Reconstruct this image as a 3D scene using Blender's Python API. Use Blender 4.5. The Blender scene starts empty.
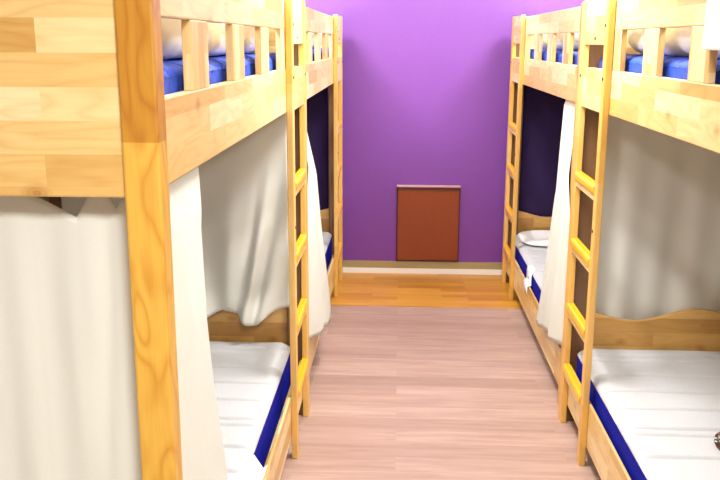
import bpy, bmesh, math, random
from mathutils import Vector, Matrix, noise
random.seed(7)
S = bpy.context.scene
C = S.collection
PI = math.pi

# ------------------------------------------------------------------ materials
def new_mat(name):
    m = bpy.data.materials.new(name); m.use_nodes = True
    nt = m.node_tree
    return m, nt, nt.nodes['Principled BSDF']

def N(nt, typ, **kw):
    n = nt.nodes.new(typ)
    for k, v in kw.items():
        if k in n.inputs.keys(): n.inputs[k].default_value = v
        else: setattr(n, k, v)
    return n

def L(nt, a, b): nt.links.new(a, b)

def ramp(nt, fac, stops):
    r = N(nt, 'ShaderNodeValToRGB')
    e = r.color_ramp.elements
    while len(e) < len(stops): e.new(0.5)
    for i, (p, c) in enumerate(stops):
        e[i].position = p; e[i].color = (*c, 1)
    L(nt, fac, r.inputs['Fac'])
    return r.outputs['Color']

def mixc(nt, fac, a, b, mode='MIX'):
    n = N(nt, 'ShaderNodeMix', data_type='RGBA', blend_type=mode)
    for s, v in ((n.inputs[0], fac), (n.inputs[6], a), (n.inputs[7], b)):
        if isinstance(v, bpy.types.NodeSocket): L(nt, v, s)
        elif isinstance(v, (int, float)): s.default_value = v
        else: s.default_value = (*v, 1)
    return n.outputs[2]

def math_(nt, op, a, b=0.0, c=None):
    n = N(nt, 'ShaderNodeMath', operation=op)
    for i, v in enumerate((a, b, c)):
        if v is None: continue
        if isinstance(v, bpy.types.NodeSocket): L(nt, v, n.inputs[i])
        else: n.inputs[i].default_value = v
    return n.outputs[0]

def wood(name, stops, bw=0.36, rh=0.053, rough=0.38, joint=None, joint_col=None, grain=1.0, knots=True, kth=0.80, fig=(3.0, 16), frot=0.0, famt=0.33):
    m, nt, b = new_mat(name)
    uv = N(nt, 'ShaderNodeUVMap')
    br = N(nt, 'ShaderNodeTexBrick', offset=0.43, squash=1.0)
    br.inputs['Color1'].default_value = (0, 0, 0, 1); br.inputs['Color2'].default_value = (1, 1, 1, 1)
    br.inputs['Mortar'].default_value = (0.5, 0.5, 0.5, 1)
    br.inputs['Scale'].default_value = 1; br.inputs['Mortar Size'].default_value = 0.0
    br.inputs['Brick Width'].default_value = bw; br.inputs['Row Height'].default_value = rh
    L(nt, uv.outputs[0], br.inputs['Vector'])
    tone = N(nt, 'ShaderNodeSeparateColor'); L(nt, br.outputs['Color'], tone.inputs[0])
    base = ramp(nt, tone.outputs[0], stops)
    # grain: noise stretched along the length, shifted per block
    mp = N(nt, 'ShaderNodeMapping'); mp.inputs['Scale'].default_value = (5, 60, 1)
    L(nt, uv.outputs[0], mp.inputs['Vector'])
    w = math_(nt, 'MULTIPLY', tone.outputs[0], 37.0)
    nz = N(nt, 'ShaderNodeTexNoise', noise_dimensions='4D'); nz.inputs['Scale'].default_value = 1.0
    nz.inputs['Detail'].default_value = 6; nz.inputs['Distortion'].default_value = 1.6
    L(nt, mp.outputs[0], nz.inputs['Vector']); L(nt, w, nz.inputs['W'])
    # cathedral figure
    mp2 = N(nt, 'ShaderNodeMapping'); mp2.inputs['Scale'].default_value = (*fig, 1); mp2.inputs['Rotation'].default_value = (0, 0, frot)
    L(nt, uv.outputs[0], mp2.inputs['Vector'])
    n2 = N(nt, 'ShaderNodeTexNoise', noise_dimensions='4D'); n2.inputs['Scale'].default_value = 1.0
    n2.inputs['Detail'].default_value = 1.0
    L(nt, mp2.outputs[0], n2.inputs['Vector']); L(nt, w, n2.inputs['W'])
    rings = math_(nt, 'PINGPONG', math_(nt, 'MULTIPLY', n2.outputs[0], 14.0), 1.0)
    rings = math_(nt, 'POWER', rings, 2.2)
    g = math_(nt, 'ADD', math_(nt, 'MULTIPLY', nz.outputs[0], 0.75), math_(nt, 'MULTIPLY', rings, famt))
    gf = math_(nt, 'MULTIPLY', g, 0.62 * grain)
    dark = mixc(nt, 1.0, base, (0.74, 0.56, 0.36), 'MULTIPLY')
    col = mixc(nt, gf, base, dark)
    if knots:
        mp3 = N(nt, 'ShaderNodeMapping'); mp3.inputs['Scale'].default_value = (5.2, 8.0, 1)
        L(nt, uv.outputs[0], mp3.inputs['Vector'])
        vo = N(nt, 'ShaderNodeTexVoronoi', voronoi_dimensions='2D'); vo.inputs['Scale'].default_value = 1.0
        L(nt, mp3.outputs[0], vo.inputs['Vector'])
        sc = N(nt, 'ShaderNodeSeparateColor'); L(nt, vo.outputs['Color'], sc.inputs[0])
        sel = math_(nt, 'GREATER_THAN', sc.outputs[0], kth)
        dist = math_(nt, 'ADD', vo.outputs['Distance'], math_(nt, 'MULTIPLY', nz.outputs[0], 0.10))
        kf = N(nt, 'ShaderNodeMapRange'); kf.inputs[1].default_value = 0.06; kf.inputs[2].default_value = 0.20
        kf.inputs[3].default_value = 1.0; kf.inputs[4].default_value = 0.0
        L(nt, dist, kf.inputs[0])
        kk = math_(nt, 'MULTIPLY', math_(nt, 'MULTIPLY', kf.outputs[0], sel), 0.8)
        kr = math_(nt, 'PINGPONG', math_(nt, 'MULTIPLY', dist, 40.0), 1.0)
        kk = math_(nt, 'MULTIPLY', kk, math_(nt, 'ADD', math_(nt, 'MULTIPLY', kr, 0.5), 0.5))
        kd = mixc(nt, 1.0, base, (0.50, 0.27, 0.12), 'MULTIPLY')
        col = mixc(nt, kk, col, kd)
    if joint is not None:
        oc = N(nt, 'ShaderNodeTexCoord'); sx = N(nt, 'ShaderNodeSeparateXYZ')
        L(nt, oc.outputs['Object'], sx.inputs[0])
        j = math_(nt, 'GREATER_THAN', sx.outputs[2], joint)
        jc = mixc(nt, 1.0, col, joint_col, 'MULTIPLY')
        col = mixc(nt, j, col, jc)
    L(nt, col, b.inputs['Base Color'])
    b.inputs['Roughness'].default_value = rough
    b.inputs['Coat Weight'].default_value = 0.15; b.inputs['Coat Roughness'].default_value = 0.25
    bp = N(nt, 'ShaderNodeBump'); bp.inputs['Strength'].default_value = 0.06; bp.inputs['Distance'].default_value = 0.002
    L(nt, g, bp.inputs['Height']); L(nt, bp.outputs[0], b.inputs['Normal'])
    return m

def plain(name, col, rough=0.5, spec=0.5, bump=0.0, bscale=60, var=0.0, trans=0.0, sheen=0.0):
    m, nt, b = new_mat(name)
    b.inputs['Roughness'].default_value = rough
    b.inputs['Specular IOR Level'].default_value = spec
    oc = N(nt, 'ShaderNodeTexCoord')
    nz = N(nt, 'ShaderNodeTexNoise'); nz.inputs['Scale'].default_value = bscale; nz.inputs['Detail'].default_value = 4
    L(nt, oc.outputs['Object'], nz.inputs['Vector'])
    c2 = tuple(c * (1 - var) for c in col)
    L(nt, ramp(nt, nz.outputs[0], [(0.35, c2), (0.65, col)]), b.inputs['Base Color'])
    if bump:
        bp = N(nt, 'ShaderNodeBump'); bp.inputs['Strength'].default_value = bump; bp.inputs['Distance'].default_value = 0.004
        L(nt, nz.outputs[0], bp.inputs['Height']); L(nt, bp.outputs[0], b.inputs['Normal'])
    if trans:
        out = nt.nodes['Material Output']
        tr = N(nt, 'ShaderNodeBsdfTranslucent'); tr.inputs[0].default_value = (*col, 1)
        mx = N(nt, 'ShaderNodeMixShader'); mx.inputs[0].default_value = trans
        L(nt, b.outputs[0], mx.inputs[1]); L(nt, tr.outputs[0], mx.inputs[2]); L(nt, mx.outputs[0], out.inputs[0])
    if sheen: b.inputs['Sheen Weight'].default_value = sheen
    return m

def planks(name, stops, bw, rh, rough, grain_col, gs=(1.6, 22), gamt=0.5, seam=0.0):
    """floorboards running along X, in metres of object space"""
    m, nt, b = new_mat(name)
    oc = N(nt, 'ShaderNodeTexCoord')
    br = N(nt, 'ShaderNodeTexBrick', offset=0.37)
    br.inputs['Color1'].default_value = (0, 0, 0, 1); br.inputs['Color2'].default_value = (1, 1, 1, 1)
    br.inputs['Mortar'].default_value = (0.0, 0.0, 0.0, 1)
    br.inputs['Scale'].default_value = 1; br.inputs['Mortar Size'].default_value = seam
    br.inputs['Brick Width'].default_value = bw; br.inputs['Row Height'].default_value = rh
    L(nt, oc.outputs['Object'], br.inputs['Vector'])
    t = N(nt, 'ShaderNodeSeparateColor'); L(nt, br.outputs['Color'], t.inputs[0])
    base = ramp(nt, t.outputs[0], stops)
    mp = N(nt, 'ShaderNodeMapping'); mp.inputs['Scale'].default_value = (gs[0], gs[1], 1)
    L(nt, oc.outputs['Object'], mp.inputs['Vector'])
    nz = N(nt, 'ShaderNodeTexNoise', noise_dimensions='4D'); nz.inputs['Scale'].default_value = 1.6
    nz.inputs['Detail'].default_value = 7; nz.inputs['Roughness'].default_value = 0.65; nz.inputs['Distortion'].default_value = 0.6
    L(nt, mp.outputs[0], nz.inputs['Vector']); L(nt, math_(nt, 'MULTIPLY', t.outputs[0], 23.0), nz.inputs['W'])
    f = N(nt, 'ShaderNodeMapRange'); f.inputs[1].default_value = 0.38; f.inputs[2].default_value = 0.68
    L(nt, nz.outputs[0], f.inputs[0])
    col = mixc(nt, math_(nt, 'MULTIPLY', f.outputs[0], gamt), base, grain_col)
    L(nt, col, b.inputs['Base Color']); b.inputs['Roughness'].default_value = rough
    bp = N(nt, 'ShaderNodeBump'); bp.inputs['Strength'].default_value = 0.08; bp.inputs['Distance'].default_value = 0.002
    L(nt, nz.outputs[0], bp.inputs['Height']); L(nt, bp.outputs[0], b.inputs['Normal'])
    return m

PINE = wood('pine_boards', [(0.0, (0.62, 0.38, 0.11)), (0.25, (0.76, 0.54, 0.21)), (0.6, (0.84, 0.67, 0.34)), (1.0, (0.89, 0.76, 0.47))], grain=1.35)
POST = wood('pine_posts', [(0.0, (0.73, 0.45, 0.075)), (1.0, (0.75, 0.47, 0.085))], bw=300, rh=300, joint=1.343, joint_col=(0.74, 0.60, 0.36), grain=1.7, fig=(5, 17), frot=0.35, famt=0.55, knots=False)
HEAD = wood('pine_headboard', [(0.0, (0.50, 0.27, 0.07)), (0.5, (0.68, 0.42, 0.13)), (1.0, (0.76, 0.51, 0.19))], bw=0.42, rh=0.06, grain=1.2, kth=0.45)
TREAD = wood('tread_lacquer', [(0.0, (0.82, 0.43, 0.012)), (1.0, (0.86, 0.47, 0.02))], bw=300, rh=300, rough=0.3, grain=0.4, knots=False)
HATCH = wood('red_brown_panel', [(0.0, (0.235, 0.040, 0.004)), (1.0, (0.26, 0.046, 0.006))], bw=300, rh=300, rough=0.4, grain=0.7, knots=False)
HATCH_D = plain('dark_panel_edge', (0.06, 0.010, 0.008), 0.4)
HATCH_T = plain('pale_panel_cap', (0.55, 0.30, 0.30), 0.4)
PURPLE = plain('purple_wall_paint', (0.168, 0.029, 0.30), 0.56, 0.7, bump=0.10, bscale=90, var=0.06)
_b = PURPLE.node_tree.nodes['Principled BSDF']; _b.inputs['Coat Weight'].default_value = 0.4; _b.inputs['Coat Roughness'].default_value = 0.55
SIDEW = plain('beige_grey_wall_paint', (0.42, 0.39, 0.33), 0.8)
WHITEP = plain('ceiling_paint', (0.80, 0.80, 0.79), 0.8)
CLOTH = plain('white_curtain_cloth', (0.80, 0.81, 0.755), 0.85, 0.2, bump=0.05, bscale=300, var=0.03, trans=0.22)
DARKCLOTH = plain('dark_purple_cloth', (0.035, 0.018, 0.085), 0.85, 0.2, bump=0.05, bscale=300, var=0.1)
SHEET = plain('white_bedding_cotton', (0.92, 0.92, 0.92), 0.85, 0.2, bump=0.15, bscale=25, var=0.04)
QUILT = plain('white_mattress_fabric', (0.50, 0.51, 0.53), 0.7, 0.3, bump=0.10, bscale=120, var=0.04)
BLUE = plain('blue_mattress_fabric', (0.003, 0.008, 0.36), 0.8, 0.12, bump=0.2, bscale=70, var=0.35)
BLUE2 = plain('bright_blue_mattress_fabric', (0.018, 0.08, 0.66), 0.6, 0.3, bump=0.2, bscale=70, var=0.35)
BOLT = plain('dark_bolt', (0.04, 0.035, 0.03), 0.45)
LABEL = plain('white_label_cloth', (0.86, 0.86, 0.88), 0.7, var=0.02)
INK = plain('grey_print', (0.42, 0.44, 0.52), 0.7)
BROWN = plain('brown_leather', (0.13, 0.035, 0.02), 0.45, var=0.2)
GREEN = plain('pale_green_card', (0.62, 0.70, 0.58), 0.7)
VINYL = planks('pink_grey_vinyl', [(0.0, (0.38, 0.25, 0.20)), (0.5, (0.445, 0.30, 0.245)), (1.0, (0.51, 0.36, 0.30))], 1.0, 0.112, 0.45, (0.25, 0.135, 0.10), gamt=0.55)
LAMINATE = planks('orange_laminate', [(0.0, (0.46, 0.18, 0.012)), (0.5, (0.56, 0.245, 0.02)), (1.0, (0.66, 0.33, 0.05))], 0.42, 0.062, 0.35, (0.38, 0.13, 0.01), gamt=0.4)
BASE_W = plain('white_skirting', (0.85, 0.85, 0.83), 0.5)
BASE_B = plain('beige_skirting', (0.37, 0.29, 0.13), 0.45)

# ------------------------------------------------------------------ mesh helpers
def box(bm, x0, x1, y0, y1, z0, z1):
    x0, x1 = min(x0, x1), max(x0, x1)
    v = [bm.verts.new((x, y, z)) for x in (x0, x1) for y in (y0, y1) for z in (z0, z1)]
    fs = [bm.faces.new([v[i] for i in q]) for q in ((0, 1, 3, 2), (4, 6, 7, 5), (0, 4, 5, 1), (2, 3, 7, 6), (0, 2, 6, 4), (1, 5, 7, 3))]
    return v

def prism(bm, pts, axis, lo, hi):
    """pts in the plane of the two other axes (in x,y,z order), extruded lo..hi along axis"""
    def P(a, b, c):
        return {0: (c, a, b), 1: (a, c, b), 2: (a, b, c)}[axis]
    A = [bm.verts.new(P(a, b, lo)) for a, b in pts]; B = [bm.verts.new(P(a, b, hi)) for a, b in pts]
    n = len(pts)
    bm.faces.new(A); bm.faces.new(B)
    for i in range(n): bm.faces.new((A[i], A[(i + 1) % n], B[(i + 1) % n], B[i]))

def uv_grain(me, axis, seed):
    r = random.Random(seed)
    ou, ov = r.uniform(0, 30), 0.053 * r.randint(0, 200) + 0.003
    uvl = me.uv_layers.new(name='UVMap')
    for p in me.polygons:
        n = [abs(c) for c in p.normal]; k = n.index(max(n))
        oth = [i for i in range(3) if i != k]
        if axis in oth: a = axis; b = [i for i in oth if i != axis][0]
        else: a, b = oth
        for li in p.loop_indices:
            co = me.vertices[me.loops[li].vertex_index].co
            uvl.data[li].uv = (co[a] + ou, co[b] + ov)

_seed = [0]
def obj(name, bm, mat, parent=None, grain=1, bevel=0.0, smooth=False, mats=None):
    bmesh.ops.recalc_face_normals(bm, faces=bm.faces)
    me = bpy.data.meshes.new(name); bm.to_mesh(me); bm.free()
    _seed[0] += 1
    uv_grain(me, grain, _seed[0])
    for mm in (mats or [mat]): me.materials.append(mm)
    o = bpy.data.objects.new(name, me); C.objects.link(o)
    if parent: o.parent = parent
    if bevel:
        md = o.modifiers.new('bevel', 'BEVEL'); md.width = bevel; md.segments = 2; md.limit_method = 'ANGLE'; md.angle_limit = math.radians(50)
    if smooth:
        for p in me.polygons: p.use_smooth = True
    return o

def thing(name, label, cat, loc=(0, 0, 0), group=None):
    o = bpy.data.objects.new(name, None); C.objects.link(o); o.location = loc
    o.empty_display_size = 0.1
    o['label'] = label; o['category'] = cat
    if group: o['group'] = group
    return o

def tag(o, label, cat, group=None):
    o['label'] = label; o['category'] = cat
    if group: o['group'] = group
    return o

def struct(name, bm, mat, mats=None, grain=0):
    o = obj(name, bm, mat, grain=grain, mats=mats); o['kind'] = 'structure'; return o

def nz(x, y, z, s=1.0): return noise.noise(Vector((x * s, y * s, z * s)))

# ------------------------------------------------------------------ room
XL, XR = -0.379, 0.684          # aisle faces of the beds
YF, PITCH = 1.331, 2.05         # front of the near beds, distance to the far ones
WL, WR, WB, WN, CH = -1.40, 1.705, 5.5075, -1.3, 2.22
YSEAM = 4.757
def slab(name, mat, *b):
    bm = bmesh.new(); box(bm, *b); return struct(name, bm, mat)
slab('floor', VINYL, WL - .1, WR + .1, WN - .1, YSEAM, -0.1, 0)
slab('floor_far_end', LAMINATE, WL - .1, WR + .1, YSEAM, WB + .1, -0.1, 0)
slab('ceiling', WHITEP, WL - .1, WR + .1, WN - .1, WB + .1, CH, CH + .1)
slab('wall_back', PURPLE, WL - .1, WR + .1, WB, WB + .1, 0, CH)
slab('wall_left', SIDEW, WL - .1, WL, WN - .1, WB, 0, CH)
slab('wall_right', SIDEW, WR, WR + .1, WN - .1, WB, 0, CH)
slab('wall_front', SIDEW, WL, WR, WN - .1, WN, 0, CH)
# two-tone skirting along the back wall: white foot, beige upper band
bm = bmesh.new()
box(bm, WL, WR, WB - .016, WB, 0, .034)
k = len(bm.faces); bm.faces.ensure_lookup_table()
box(bm, WL, WR, WB - .011, WB, .034, .080)
bm.faces.ensure_lookup_table()
for f in bm.faces[k:]: f.material_index = 1
struct('baseboard_back', bm, None, mats=[BASE_W, BASE_B])

# low red-brown hatch on the back wall
h = thing('access_panel', 'red-brown wooden access panel low on the purple back wall, above the skirting', 'panel', (0.19, WB, 0.088))
bm = bmesh.new(); box(bm, -.198, .199, -.022, -.004, .006, .476); obj('door', bm, HATCH, h, grain=2, bevel=.003)
bm = bmesh.new(); box(bm, -.205, .205, -.012, 0, 0, .486); obj('backing_frame', bm, HATCH_D, h, grain=2)
bm = bmesh.new(); box(bm, -.205, .205, -.030, -.012, .478, .494); o = obj('top_rail', bm, HATCH_D, h, grain=0, bevel=.002)
bm = bmesh.new(); box(bm, -.206, .206, -.032, 0, .494, .504); obj('cap_strip', bm, HATCH_T, h, grain=0, bevel=.002)

# ------------------------------------------------------------------ bunk beds
BL = 1.975      # bed length
BW = 1.0
def wavy(t):    # top edge of the lower headboard
    return 0.449 + 0.024 * math.cos(4 * PI * (t - .5)) + 0.004 * math.exp(-((t - .5) / .2) ** 2)

def round_top(a0, a1, z0, z1, r):
    pts = [(a0, z0), (a1, z0)]
    for i in range(6): q = i / 5 * PI / 2; pts.append((a1 - r + r * math.cos(q), z1 - r + r * math.sin(q)))
    for i in range(6): q = PI / 2 + i / 5 * PI / 2; pts.append((a0 + r + r * math.cos(q), z1 - r + r * math.sin(q)))
    return pts

def bunk(side, y0, label):
    s = -1 if side == 'L' else 1
    xa = XL if s < 0 else XR
    root = thing('bunk_bed', label, 'bunk bed', (xa, y0, 0), 'wooden bunk beds lining the aisle')
    def part(name, mat, *boxes, grain=1, bevel=.003, parent=root):
        bm = bmesh.new()
        for (t0, t1, a, b, z0, z1) in boxes: box(bm, s * t0, s * t1, a, b, z0, z1)
        return obj(name, bm, mat, parent, grain=grain, bevel=bevel)
    # four corner posts with rounded tops
    for (t0, t1, a, b) in ((0, .06, 0, .05), (.004, .064, BL - .05, BL), (.94, 1.0, 0, .05), (.94, 1.0, BL - .05, BL)):
        bm = bmesh.new()
        xs = sorted((s * t0, s * t1))
        prism(bm, round_top(xs[0], xs[1], 0, 1.65, .014), 1, a, b)
        obj('corner_post', bm, POST if a < .1 else POST_SHADE, root, grain=2, bevel=.004)
    for nm, t0, t1 in (('side_rail', .003, .028), ('side_rail', .972, .997)):
        part(nm, PINE, (t0, t1, .05, BL - .05, 1.266, 1.409))          # upper bunk rail
        part(nm, PINE, (t0, t0 + .010, .05, BL - .05, .076, .242), bevel=.002)            # lower bunk rail
        part('guard_rail', PINE, (t0 + .001, t1 - .002, .05, BL - .05, 1.537, 1.634))
        for k in range(4):
            a = .262 + .4 * k
            part('guard_slat', PINE, (t0 + .002, t1 - .005, a, a + .14, 1.409, 1.537), grain=2, bevel=.002)
    part('mattress_deck', PINE, (.028, .972, .034, 1.939, 1.280, 1.2985), bevel=0)
    part('mattress_deck', PINE, (.028, .972, .034, 1.939, .150, .1665), bevel=0)
    part('end_board', PINE, (.06, .94, .012, .034, 1.252, 1.634), grain=0)        # foot end of the upper bunk
    part('end_board', PINE, (.064, .94, 1.940, 1.960, 1.252, 1.634), grain=0)     # head end of the upper bunk
    part('end_board', PINE, (.06, .94, .012, .034, .076, .242), grain=0)          # foot end of the lower bunk
    # wavy lower headboard
    bm = bmesh.new()
    n = 48
    top = [(s * (.064 + (.876) * i / n), wavy(.064 + .876 * i / n)) for i in range(n + 1)]
    prism(bm, [(s * .064, .076)] + top + [(s * .94, .076)], 1, 1.940, 1.960)
    obj('headboard', bm, HEAD, root, grain=0, bevel=.003)
    # ladder: solid frame boards, two stiles, four rungs with yellow treads
    A0, A1, B0, B1 = 1.545, 1.587, 1.908, 1.972
    bm = bmesh.new()
    lo, hi = sorted((s * -.016, s * .0028))
    r = .02
    top = [(A1, 1.490), (B0, 1.490), (B0, 1.644), (A1, 1.644)]
    prism(bm, top, 0, lo, hi)
    lad = obj('ladder', bm, PINE, root, grain=1, bevel=.002); lad['label'] = 'ladder at the far end of the bunk bed'
    bm = bmesh.new(); prism(bm, [(A1, 1.268), (B0, 1.268), (B0, 1.409), (A1, 1.409)], 0, lo, hi)
    obj('ladder_board', bm, PINE, lad, grain=1, bevel=.002)
    lo, hi = sorted((s * -.020, s * .0028))
    for (a, b, left) in ((A0, A1, True), (B0, B1, False)):
        pts = [(a, 0), (b, 0)]
        rr = .018
        if left: pts.append((b, 1.646))
        else: pts += [(b - rr + rr * math.cos(q), 1.646 - rr + rr * math.sin(q)) for q in [i / 5 * PI / 2 for i in range(6)]]
        if left: pts += [(a + rr + rr * math.cos(q), 1.646 - rr + rr * math.sin(q)) for q in [PI / 2 + i / 5 * PI / 2 for i in range(6)]]
        else: pts.append((a, 1.646))
        bm = bmesh.new(); prism(bm, pts, 0, lo, hi)
        obj('stile', bm, POST2, lad, grain=2, bevel=.003)
    for z in (1.025, .768, .508, .255):
        part('rung', PINE, (-.018, .0025, A1, B0, z - .056, z - .034), parent=lad, bevel=.003)
        bm = bmesh.new()
        # tread section: rounded nose, two grooves along the top
        sec = [(.0025, z - .034), (-.021, z - .034), (-.0245, z - .026), (-.0245, z - .012), (-.0215, z - .004), (-.0165, z),
               (-.0150, z), (-.0142, z - .003), (-.0128, z - .003), (-.0120, z), (-.0085, z), (-.0077, z - .003), (-.0063, z - .003), (-.0055, z), (.0025, z)]
        prism(bm, [(s * t, zz) for t, zz in sec], 1, A1, B0)
        tr = obj('tread', bm, TREAD, lad, grain=1); tr['label'] = 'bright yellow grooved ladder tread'
    # dark bolt heads
    for (a, z) in ((1.735, 1.512), (1.575, 1.553), (1.568, 1.381), (1.925, 1.379), (1.566, .868)):
        bm = bmesh.new()
        ins = -.0165 if a == 1.735 else -.0205
        bmesh.ops.create_cone(bm, cap_ends=True, segments=12, radius1=.0055, radius2=.005, depth=.004,
                              matrix=Matrix.Translation((s * ins, a, z)) @ Matrix.Rotation(PI / 2, 4, 'Y'))
        obj('bolt', bm, BOLT, lad, grain=1)
    return root

POST_SHADE = wood('pine_posts_shade', [(0.0, (0.20, 0.105, 0.045)), (1.0, (0.23, 0.125, 0.055))], bw=300, rh=300, grain=1.0, knots=False)  # far-end posts: shade behind the ladders is painted into the wood colour
POST2 = wood('pine_stiles', [(0.0, (0.74, 0.43, 0.085)), (0.5, (0.80, 0.50, 0.14)), (1.0, (0.86, 0.60, 0.24))], bw=.8, rh=300, grain=0.9, knots=False)
bunk('L', YF, 'near left wooden bunk bed, its broad planked foot end filling the upper left corner')
bunk('L', YF + PITCH, 'far left wooden bunk bed, against the purple wall behind the near left one')
bunk('R', YF, 'near right wooden bunk bed with grey end curtain and bare mattress below')
bunk('R', YF + PITCH, 'far right wooden bunk bed, against the purple wall beyond the near right one')

# ------------------------------------------------------------------ mattresses
QL = [.10, .165, .32, .475, .63, .785, .835, .99, .145 + 1.0, 1.30, 1.44, 1.50, 1.66, 1.82]
def mattress(side, y0, z0, label, group, tags=(), upper=False):
    s = -1 if side == 'L' else 1
    xa = XL if s < 0 else XR
    t0, t1, a, b = (.034 if upper else (.0225 if s > 0 else .042)), .950, .085, 1.918
    zb = .136 if s > 0 and not upper else .136
    root = thing('mattress', label, 'mattress', (xa, y0, z0), group)
    cx, cy, hx, hy, rc = (t0 + t1) / 2, (a + b) / 2, (t1 - t0) / 2, (b - a) / 2, .05
    def clampc(x, y):
        # pull points into a rectangle with rounded corners
        ex, ey = abs(x) - (hx - rc), abs(y) - (hy - rc)
        if ex > 0 and ey > 0:
            # map the corner square onto the quarter disc
            m_ = max(ex, ey); d = math.hypot(ex, ey)
            k = m_ / d
            ex, ey = ex * k, ey * k
            x = math.copysign(hx - rc + ex, x); y = math.copysign(hy - rc + ey, y)
        return x, y
    def axis_pts(h, n):
        core = [-(h - rc) + 2 * (h - rc) * i / n for i in range(n + 1)]
        edge = [h - rc + rc * q for q in (.25, .5, .7, .85, .95, 1.0)]
        return [-e for e in reversed(edge)] + core + edge
    xs, ys = axis_pts(hx, 16), axis_pts(hy, 520)
    def grid_solid(zt, zb):
        bm = bmesh.new()
        T, B = {}, {}
        for i, x in enumerate(xs):
            for j, y in enumerate(ys):
                px, py = clampc(x, y)
                T[i, j] = bm.verts.new((s * (cx + px), cy + py, zt(x, y)))
        for i in range(len(xs) - 1):
            for j in range(len(ys) - 1):
                bm.faces.new((T[i, j], T[i + 1, j], T[i + 1, j + 1], T[i, j + 1]))
        ring = [(i, 0) for i in range(len(xs))] + [(len(xs) - 1, j) for j in range(1, len(ys))] + \
               [(i, len(ys) - 1) for i in range(len(xs) - 2, -1, -1)] + [(0, j) for j in range(len(ys) - 2, 0, -1)]
        low = [bm.verts.new((T[q].co.x, T[q].co.y, zb)) for q in ring]
        n = len(ring)
        for k in range(n): bm.faces.new((T[ring[k]], T[ring[(k + 1) % n]], low[(k + 1) % n], low[k]))
        bm.faces.new(low)
        return bm
    def top(x, y):
        ex = max(0, abs(x) - (hx - rc)) / rc; ey = max(0, abs(y) - (hy - rc)) / rc
        e = min(1, math.hypot(ex, ey))
        z = zb + (.160 - zb) * math.sqrt(max(0, 1 - e * e))
        w = y + hy
        for q in QL:
            d = abs(w - (2 * hy - q * .94)); wob = .004 * math.sin(x * 9 + q * 40)
            z -= .0125 * math.exp(-((d + wob) / .0066) ** 2) * (1 - .7 * e)
        z += .0025 * nz(x, y, z0, 5)
        return z
    bm = grid_solid(lambda x, y: zb, 0.0)
    sb = obj('side_band', bm, BLUE2 if upper else BLUE, root, grain=1, smooth=False); sb['label'] = 'dark blue side of the mattress'
    bm = grid_solid(top, zb - .0005)
    tp = obj('quilted_top', bm, BLUE2 if upper else QUILT, root, grain=1, smooth=True)
    if not upper: tp['label'] = 'white quilted top of the mattress'
    for (yc, w, ztop, zbot, lean) in tags:
        bm = bmesh.new()
        # from the top edge down the side and over the rail
        P = [(t0 + .022, zb + .019), (t0 + .010, zb + .014), (t0 - .0015, zb + .006), (t0 - .004, zb - .012), (.018, .082), (.015, .0790), (.010, .0785), (.004, .0790), (-.0015, .074), (-.003, .056), (-.004, .034)]
        P = P[:ztop]
        n = len(P) - 1
        V = []
        for i, (t, z) in enumerate(P):
            f = i / n
            V.append([bm.verts.new((s * (t - .0015 * abs(math.sin(6 * f + 2 * u))), yc + lean * f + (u - .5) * (w + .02 * math.sin(5 * f)), z + (.002 * math.sin(5 * u) if i < 4 else 0))) for u in (0, .33, .66, 1)])
        for i in range(n):
            for u in range(3): bm.faces.new((V[i][u], V[i][u + 1], V[i + 1][u + 1], V[i + 1][u]))
        tg = obj('care_tag', bm, LABEL, root, grain=1, smooth=True); tg['label'] = 'white label hanging over the blue side'
        md = tg.modifiers.new('thick', 'SOLIDIFY'); md.thickness = .0015; md.offset = 0
        # faint grey printing on the label
        bm = bmesh.new()
        (ta, za), (tb, zb2) = P[3], P[4]; zc = (za + zb2) / 2; tc = (ta + tb) / 2 - .0035
        for k, (dy, ww, dz, hh) in enumerate(((-.022, .006, 0, .018), (-.014, .008, .006, .004), (-.004, .006, 0, .018), (.006, .009, -.005, .004), (.016, .006, 0, .016))):
            box(bm, s * (tc - .0006), s * (tc + .0006), yc + lean * 3.5 / n + dy - ww / 2, yc + lean * 3.5 / n + dy + ww / 2, zc + dz - hh / 2 * .6, zc + dz + hh / 2 * .6)
        obj('print', bm, INK, tg, grain=1)
    return root
GM = 'white and blue mattresses in the bunks'
ZLO, ZHI = .1675, 1.2995
mattress('L', YF, ZLO, 'white quilted mattress on the lower bunk of the near left bed, blue side', GM, tags=[(.815, .22, 7, 0, .12)])
mattress('R', YF, ZLO, 'white quilted lower mattress of the near right bed, brown strap lying on it', GM)
mattress('L', YF + PITCH, ZLO, 'mattress on the lower bunk of the far left bed, mostly behind the white curtain', GM)
mattress('R', YF + PITCH, ZLO, 'mattress on the lower bunk of the far right bed, white tag on its blue side', GM, tags=[(1.10, .15, 11, 0, -.05)])
mattress('L', YF, ZHI, 'blue-sided mattress behind the guard slats of the near left upper bunk', GM, upper=True)
mattress('R', YF, ZHI, 'blue-sided mattress behind the guard slats of the near right upper bunk', GM, upper=True)
mattress('L', YF + PITCH, ZHI, 'blue-sided mattress behind the guard slats of the far left upper bunk', GM, upper=True)
mattress('R', YF + PITCH, ZHI, 'blue-sided mattress behind the guard slats of the far right upper bunk', GM, upper=True)

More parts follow.
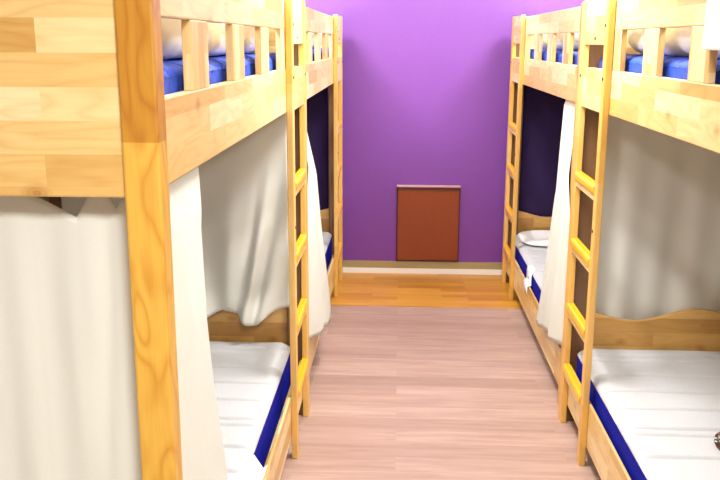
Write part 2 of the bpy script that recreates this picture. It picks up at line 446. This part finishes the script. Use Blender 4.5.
# ------------------------------------------------------------------ bedding
def puff(name, x, y, z, hx, hy, hz, label, cat, group=None, rumple=.02, seed=0, mat=None, freq=4.0, n=(20, 40, 8), e=3.2, ez=2.0):
    """a soft stuffed shape resting on z: a superellipsoid with folds"""
    bm = bmesh.new()
    V = {}
    def vert(p):
        key = tuple(round(c, 5) for c in p)
        if key in V: return V[key]
        a, b, c = p
        m_ = max(abs(a), abs(b), abs(c))
        # radius at this direction of the superellipsoid
        rxy = (abs(a) ** e + abs(b) ** e) ** (1 / e)
        d = (rxy ** ez + abs(c) ** ez) ** (1 / ez)
        k = m_ / d if d > 0 else 1
        a, b, c = a * k, b * k, c * k
        q = Vector((a * hx, b * hy, c * hz))
        w = nz(q.x * freq + seed, q.y * freq, 0.3 + seed) + .5 * nz(q.x * freq * 2.3 + seed, q.y * freq * 2.3, 1.7 + seed)
        ridge = abs(nz(q.x * freq * .7 + 3 + seed, q.y * freq * 1.4, 5.1))
        if c > 0: q.z += rumple * (w - .8 * ridge) * min(1, c * 2)
        q.x += rumple * (.45 * nz(q.y * freq * 1.5, q.z * 14, seed + 2.2) + .30 * nz(q.y * freq * 3.5, q.z * 30, seed + 6.1)) * abs(a)
        q.z = max(q.z, -hz * .62)
        V[key] = bm.verts.new((x + q.x, y + q.y, z + hz * .62 + q.z))
        return V[key]
    nx, ny, nzc = n
    def lin(k, m): return -1 + 2 * k / m
    def face(f, a, b):
        for i in range(a):
            for j in range(b):
                q = [vert(f(lin(i + di, a), lin(j + dj, b))) for di, dj in ((0, 0), (1, 0), (1, 1), (0, 1))]
                if len(set(q)) == 4: bm.faces.new(q)
    for sg in (-1, 1):
        face(lambda u, v: (u, v, sg), nx, ny); face(lambda u, v: (u, sg, v), nx, nzc); face(lambda u, v: (sg, u, v), ny, nzc)
    o = obj(name, bm, mat or SHEET, grain=1, smooth=True)
    return tag(o, label, cat, group)

ZM = ZHI + .163
GD = 'white duvets on the upper bunks'
for (x, y, hy, lab, sd) in ((XL - .50, YF + 1.0, .87, 'near left', 1.3), (XR + .50, YF + 1.0, .87, 'near right', 4.1),
                         (XL - .50, YF + PITCH + 1.0, .87, 'far left', 7.7), (XR + .50, YF + PITCH + 1.17, .70, 'far right', 9.2)):
    puff('duvet', x, y, ZM, .446, hy, .098, 'white rumpled duvet seen through the guard slats of the %s upper bunk' % lab, 'duvet', GD, .032, sd, e=5, ez=3.0, n=(24, 100, 14), freq=6.5)
puff('pillow', XR + .34, YF + PITCH + .25, ZM, .22, .16, .170, 'plump white pillow peeking over the guard rail of the far right upper bunk', 'pillow', None, .025, 2.9, n=(16, 14, 8))
puff('pillow', XR + .32, YF + PITCH + 1.70, ZLO + .163, .275, .20, .024, 'flat white pillow against the wavy headboard of the far right lower bunk', 'pillow', None, .008, 5.5, n=(18, 14, 6), e=4)

# ------------------------------------------------------------------ curtains
def sheet(name, fn, nu, nv, label, cat, mat=CLOTH, thick=.003, group=None):
    bm = bmesh.new()
    G = [[bm.verts.new(fn(i / nu, j / nv)) for j in range(nv + 1)] for i in range(nu + 1)]
    for i in range(nu):
        for j in range(nv): bm.faces.new((G[i][j], G[i + 1][j], G[i + 1][j + 1], G[i][j + 1]))
    o = obj(name, bm, mat, grain=2, smooth=True)
    md = o.modifiers.new('thick', 'SOLIDIFY'); md.thickness = thick; md.offset = 0
    return tag(o, label, cat, group)

def poly(path, f):
    """point at fraction f of a polyline (by length)"""
    seg = [math.hypot(b[0] - a[0], b[1] - a[1]) for a, b in zip(path, path[1:])]
    d = f * sum(seg)
    for (a, b), l in zip(zip(path, path[1:]), seg):
        if d <= l or (a, b) == (path[-2], path[-1]):
            k = min(1, d / l); return (a[0] + (b[0] - a[0]) * k, a[1] + (b[1] - a[1]) * k)
        d -= l
def sm(a, b, x):
    x = min(1, max(0, (x - a) / (b - a))); return x * x * (3 - 2 * x)
GC = 'white curtains hung on the bunk beds'

def lin(xs, x):
    """piecewise smooth interpolation through (x, value) pairs"""
    for (x0, v0), (x1, v1) in zip(xs, xs[1:]):
        if x <= x1: return v0 + (v1 - v0) * sm(x0, x1, x) if x1 - x0 < 0 else v0 + (v1 - v0) * max(0, (x - x0) / (x1 - x0))
    return xs[-1][1]

def near_left(u, v):
    # hung under the foot board, round the inside of the post, out over the aisle side
    ye = lin([(0, .41), (.15, .31), (.32, .25), (.5, .27), (.75, .33), (1, .40)], v)
    te = lin([(0, .040), (.12, .016), (.3, -.004), (1, -.026)], v)
    if u < .80:
        w = u / .80
        t = .93 - (.93 - .072) * w; y = .078
    else:
        w = (u - .80) / .20
        p = poly([(.072, .078), (.060, .080), (.5 * (.060 + te), .105), (te, .16), (te, ye)], w)
        t, y = p
    foot = 1 - sm(.76, .80, u)
    fold = .010 * nz(t * 9, v * 1.2, 3) + .006 * nz(t * 24, v * 2.5, 9) + .003 * math.sin(t * 60 + 2 * v)
    # soft creases falling from the tacks
    fold += .011 * math.exp(-((t - .115 - .05 * v) / .016) ** 2) * math.exp(-((v - .25) / .3) ** 2)
    fold -= .010 * math.exp(-((t - .150 + .02 * v) / .022) ** 2) * math.exp(-((v - .2) / .2) ** 2)
    fold += .008 * math.exp(-((t - .20 - .16 * v) / .03) ** 2) * math.exp(-v * 2)
    y += foot * fold * (.4 + .6 * v)
    ais = sm(.86, .95, u)
    t += ais * (.006 * nz(y * 14, v * 2, 4) + .003 * math.sin(y * 50 + v * 3)) * (.3 + .7 * v)
    dip = 0
    if u < .80:
        k = (t - .170) / .065 if t > .170 else (.170 - t) / .020
        dip = max(0, .071 - .033 * k)
        k = abs(t - .100) / .012
        dip = max(dip, .055 - .02 * k)
    ztop = 1.276 - dip
    z = ztop + (.37 - ztop) * v
    return (XL - t, YF + max(y, .058), z)
sheet('curtain', near_left, 320, 60, 'large cream curtain hanging under the foot board and round the post, near left bed', 'curtain', group=GC)

def far_left(u, v):
    ye = lin([(0, .225), (.08, .20), (.31, .30), (.50, .36), (.62, .42), (.9, .60), (1, .62)], v)
    t = lin([(0, .040), (.05, .030), (.31, -.019), (.6, -.036), (1, -.055)], v) + (.008 * math.sin(u * 13 + 1 + v) + .004 * math.sin(u * 29)) * v
    if t < -.010: t = -.010 + (t + .010) * sm(-.05, .35, u)
    yn = lin([(0, .058), (.30, .056), (.50, -.060), (1, -.060)], v)
    y = yn + (ye - yn) * u
    return (XL - t, YF + PITCH + y, 1.277 - (1.277 - .300 + .110 * u) * v)
sheet('curtain', far_left, 50, 50, 'white curtain drawn aside on the aisle side of the far left bed', 'curtain', group=GC)

def far_right(u, v):
    ye = lin([(0, .40), (.03, .39), (.2, .31), (.37, .275), (.57, .345), (.82, .44), (1, .53)], v)
    t = lin([(0, .038), (.04, .022), (.2, 0), (.4, -.016), (1, -.030)], v) + (.007 * math.sin(u * 13 + v) + .003 * math.sin(u * 31)) * v
    if t < -.010: t = -.010 + (t + .010) * sm(-.05, .35, u)
    yn = lin([(0, .058), (.30, .056), (.50, -.060), (1, -.060)], v)
    y = yn + (ye - yn) * u
    zb = .295 - .110 * u + .02 * sm(.42, .46, u)
    return (XR + t, YF + PITCH + y, 1.277 - (1.277 - zb) * v)
sheet('curtain', far_right, 50, 50, 'white curtain drawn aside on the aisle side of the far right bed', 'curtain', group=GC)

def end_left(u, v):
    t = .045 + .885 * u
    q = t
    fold = .010 * nz(q * 7, v * 2, 2) + .007 * math.sin(q * 17 + .8 + v)
    # gathered folds sweeping down to the tuck at the headboard dip
    for (c0, c1, w, a) in ((.03, .19, .022, .026), (.09, .225, .016, -.022), (.13, .255, .016, .018), (.24, .30, .035, -.014), (.42, .34, .05, .016), (.62, .55, .05, .012)):
        c = c0 + (c1 - c0) * v ** 1.3
        fold += a * math.exp(-((q - c) / w) ** 2) * sm(.15, .85, v)
    zb = .468 - .06 * math.exp(-((t - .20) / .06) ** 2) - .035 * math.exp(-((t - .40) / .06) ** 2) + .008 * math.sin(t * 30)
    flare = .045 * math.exp(-((t - .19) / .06) ** 2) + .030 * math.exp(-((t - .40) / .07) ** 2)
    y = 1.882 + fold * (.3 + .7 * v) - flare * sm(.86, 1, v)
    return (XL - t, YF + min(y, 1.917), 1.272 - (1.272 - zb) * v)
sheet('curtain', end_left, 110, 60, 'shaded grey-white curtain behind the lower bunk of the near left bed, over its headboard', 'curtain', group=GC)

def end_right(u, v):
    t = .070 + .865 * u
    fold = .008 * math.sin(t * 19 + .4 + .6 * v) + .004 * math.sin(t * 47 + 2 * v) + .006 * nz(t * 5, v * 3, 8)
    zb = .455 - .09
    y = 2.004 + 1.5 * fold * (.25 + .75 * v)
    return (XR + t, YF + y, 1.30 - (1.30 - zb) * v)
sheet('curtain', end_right, 100, 50, 'shaded grey-white curtain behind the lower bunk of the near right bed, tucked behind its headboard', 'curtain', group=GC)

def far_end(side):
    s = -1 if side == 'L' else 1
    def fn(u, v):
        t = .072 + .86 * u
        y = 1.985 + (.010 * math.sin(t * 21 + v) + .008 * nz(t * 7, v * 2, 5 + s)) * (.3 + .7 * v)
        return ((XL if s < 0 else XR) + s * t, YF + PITCH + y, 1.30 - .94 * v)
    return fn
sheet('curtain', far_end('L'), 70, 40, 'dark purple curtain behind the headboard of the far left lower bunk', 'curtain', DARKCLOTH)
sheet('curtain', far_end('R'), 70, 40, 'dark purple curtain behind the headboard of the far right lower bunk', 'curtain', DARKCLOTH)

# towel over the near right guard rail
def towel(u, v):
    d = v * .345
    r = .020
    y = .27 + .405 * u - .008 * v
    if d < .155: t, z = -.006, 1.4835 + d
    elif d < .155 + .055:
        q = (d - .155) / .055 * PI; t = .0145 - .0205 * math.cos(q); z = 1.6385 + .007 * math.sin(q)
    else: t, z = .035, 1.6385 - (d - .21)
    t += (-1 if t < .015 else 0) * (.003 + .003 * math.sin(u * 11))
    return (XR + t, YF + y, z)
sheet('towel', towel, 30, 40, 'white towel draped over the guard rail of the near right upper bunk', 'towel', SHEET, .004)

# brown strap curled on the near right mattress
st = thing('strap', 'short brown strap with a pale tag, curled on the near right mattress', 'strap', (.934, 2.362, ZLO + .1645)); st.rotation_euler = (0, 0, -.8)
def ribbon(pts, w, mat, name, parent):
    bm = bmesh.new()
    prev = None
    for i, p in enumerate(pts):
        p = Vector(p)
        a = bm.verts.new(p + Vector((0, -w / 2, 0))); b = bm.verts.new(p + Vector((0, w / 2, 0)))
        if prev: bm.faces.new((prev[0], a, b, prev[1]))
        prev = (a, b)
    o = obj(name, bm, mat, parent, smooth=True)
    md = o.modifiers.new('thick', 'SOLIDIFY'); md.thickness = .004; md.offset = 0
    return o
pts = [(.060, 0, .003), (.045, 0, .004), (.028, 0, .008), (.014, 0, .018), (.006, 0, .032), (.0045, 0, .046), (.009, 0, .056), (.017, 0, .059), (.022, 0, .053), (.021, 0, .044), (.016, 0, .039)]
ribbon(pts, .020, BROWN, 'band', st)
bm = bmesh.new(); box(bm, .024, .075, -.006, -.0045, .022, .058); o = obj('tag', bm, GREEN, st); o['label'] = 'pale green card tag'
bm = bmesh.new()
for zc in (.040, .050): box(bm, .003, .0045, -.0106, -.0102, zc - .003, zc + .003)
box(bm, .0045, .012, -.0108, -.0102, .042, .046); box(bm, .006, .014, -.0108, -.0102, .032, .036)
obj('white_stitching', bm, LABEL, st)

# ------------------------------------------------------------------ light
def area(name, loc, sx, sy, power, col, rot=(0, 0, 0)):
    d = bpy.data.lights.new(name, 'AREA'); d.shape = 'RECTANGLE'; d.size = sx; d.size_y = sy; d.energy = power; d.color = col
    o = bpy.data.objects.new(name, d); C.objects.link(o); o.location = loc; o.rotation_euler = rot
    return o
for x in (-.72, 1.02):      # lamps over the upper bunks, two each side
    area('ceiling_lamp', (x, 4.70, CH - .03), .30, .30, 20, (1.0, .99, .98))
    area('ceiling_lamp', (x, 2.20, CH - .03), .30, .30, 14, (1.0, .98, .95))
area('ceiling_lamp', (.17, 4.75, CH - .03), .30, .30, 9, (1.0, .99, .98))
area('ceiling_lamp', (.20, 2.90, CH - .03), .40, .40, 28, (1.0, .98, .95))
area('ceiling_lamp', (.20, .00, CH - .03), .40, .40, 46, (1.0, .98, .94))
w = bpy.data.worlds.new('World'); S.world = w; w.use_nodes = True
w.node_tree.nodes['Background'].inputs[0].default_value = (.8, .85, .9, 1)
w.node_tree.nodes['Background'].inputs[1].default_value = 0.2

# ------------------------------------------------------------------ camera
f, yaw, pitch, roll = 856.2, .0462, .2282, .0036
cy, sy, cp, sp = math.cos(yaw), math.sin(yaw), math.cos(pitch), math.sin(pitch)
W = Vector((-sy * cp, cy * cp, -sp)); R = Vector((cy, sy, 0)); U = R.cross(W)
c, s_ = math.cos(roll), math.sin(roll)
R, U = R * c + U * s_, U * c - R * s_
cam = bpy.data.cameras.new('Camera'); co = bpy.data.objects.new('Camera', cam); C.objects.link(co)
cam.sensor_width = 36; cam.lens = f * 36 / 720; cam.clip_start = .02
co.matrix_world = Matrix(((R.x, U.x, -W.x, 0), (R.y, U.y, -W.y, 0), (R.z, U.z, -W.z, 1.5), (0, 0, 0, 1)))
S.camera = co
S.view_settings.view_transform = 'Standard'; S.view_settings.look = 'None'
S.view_settings.gamma = 1; S.view_settings.use_curve_mapping = False
S.view_settings.exposure = 0.72
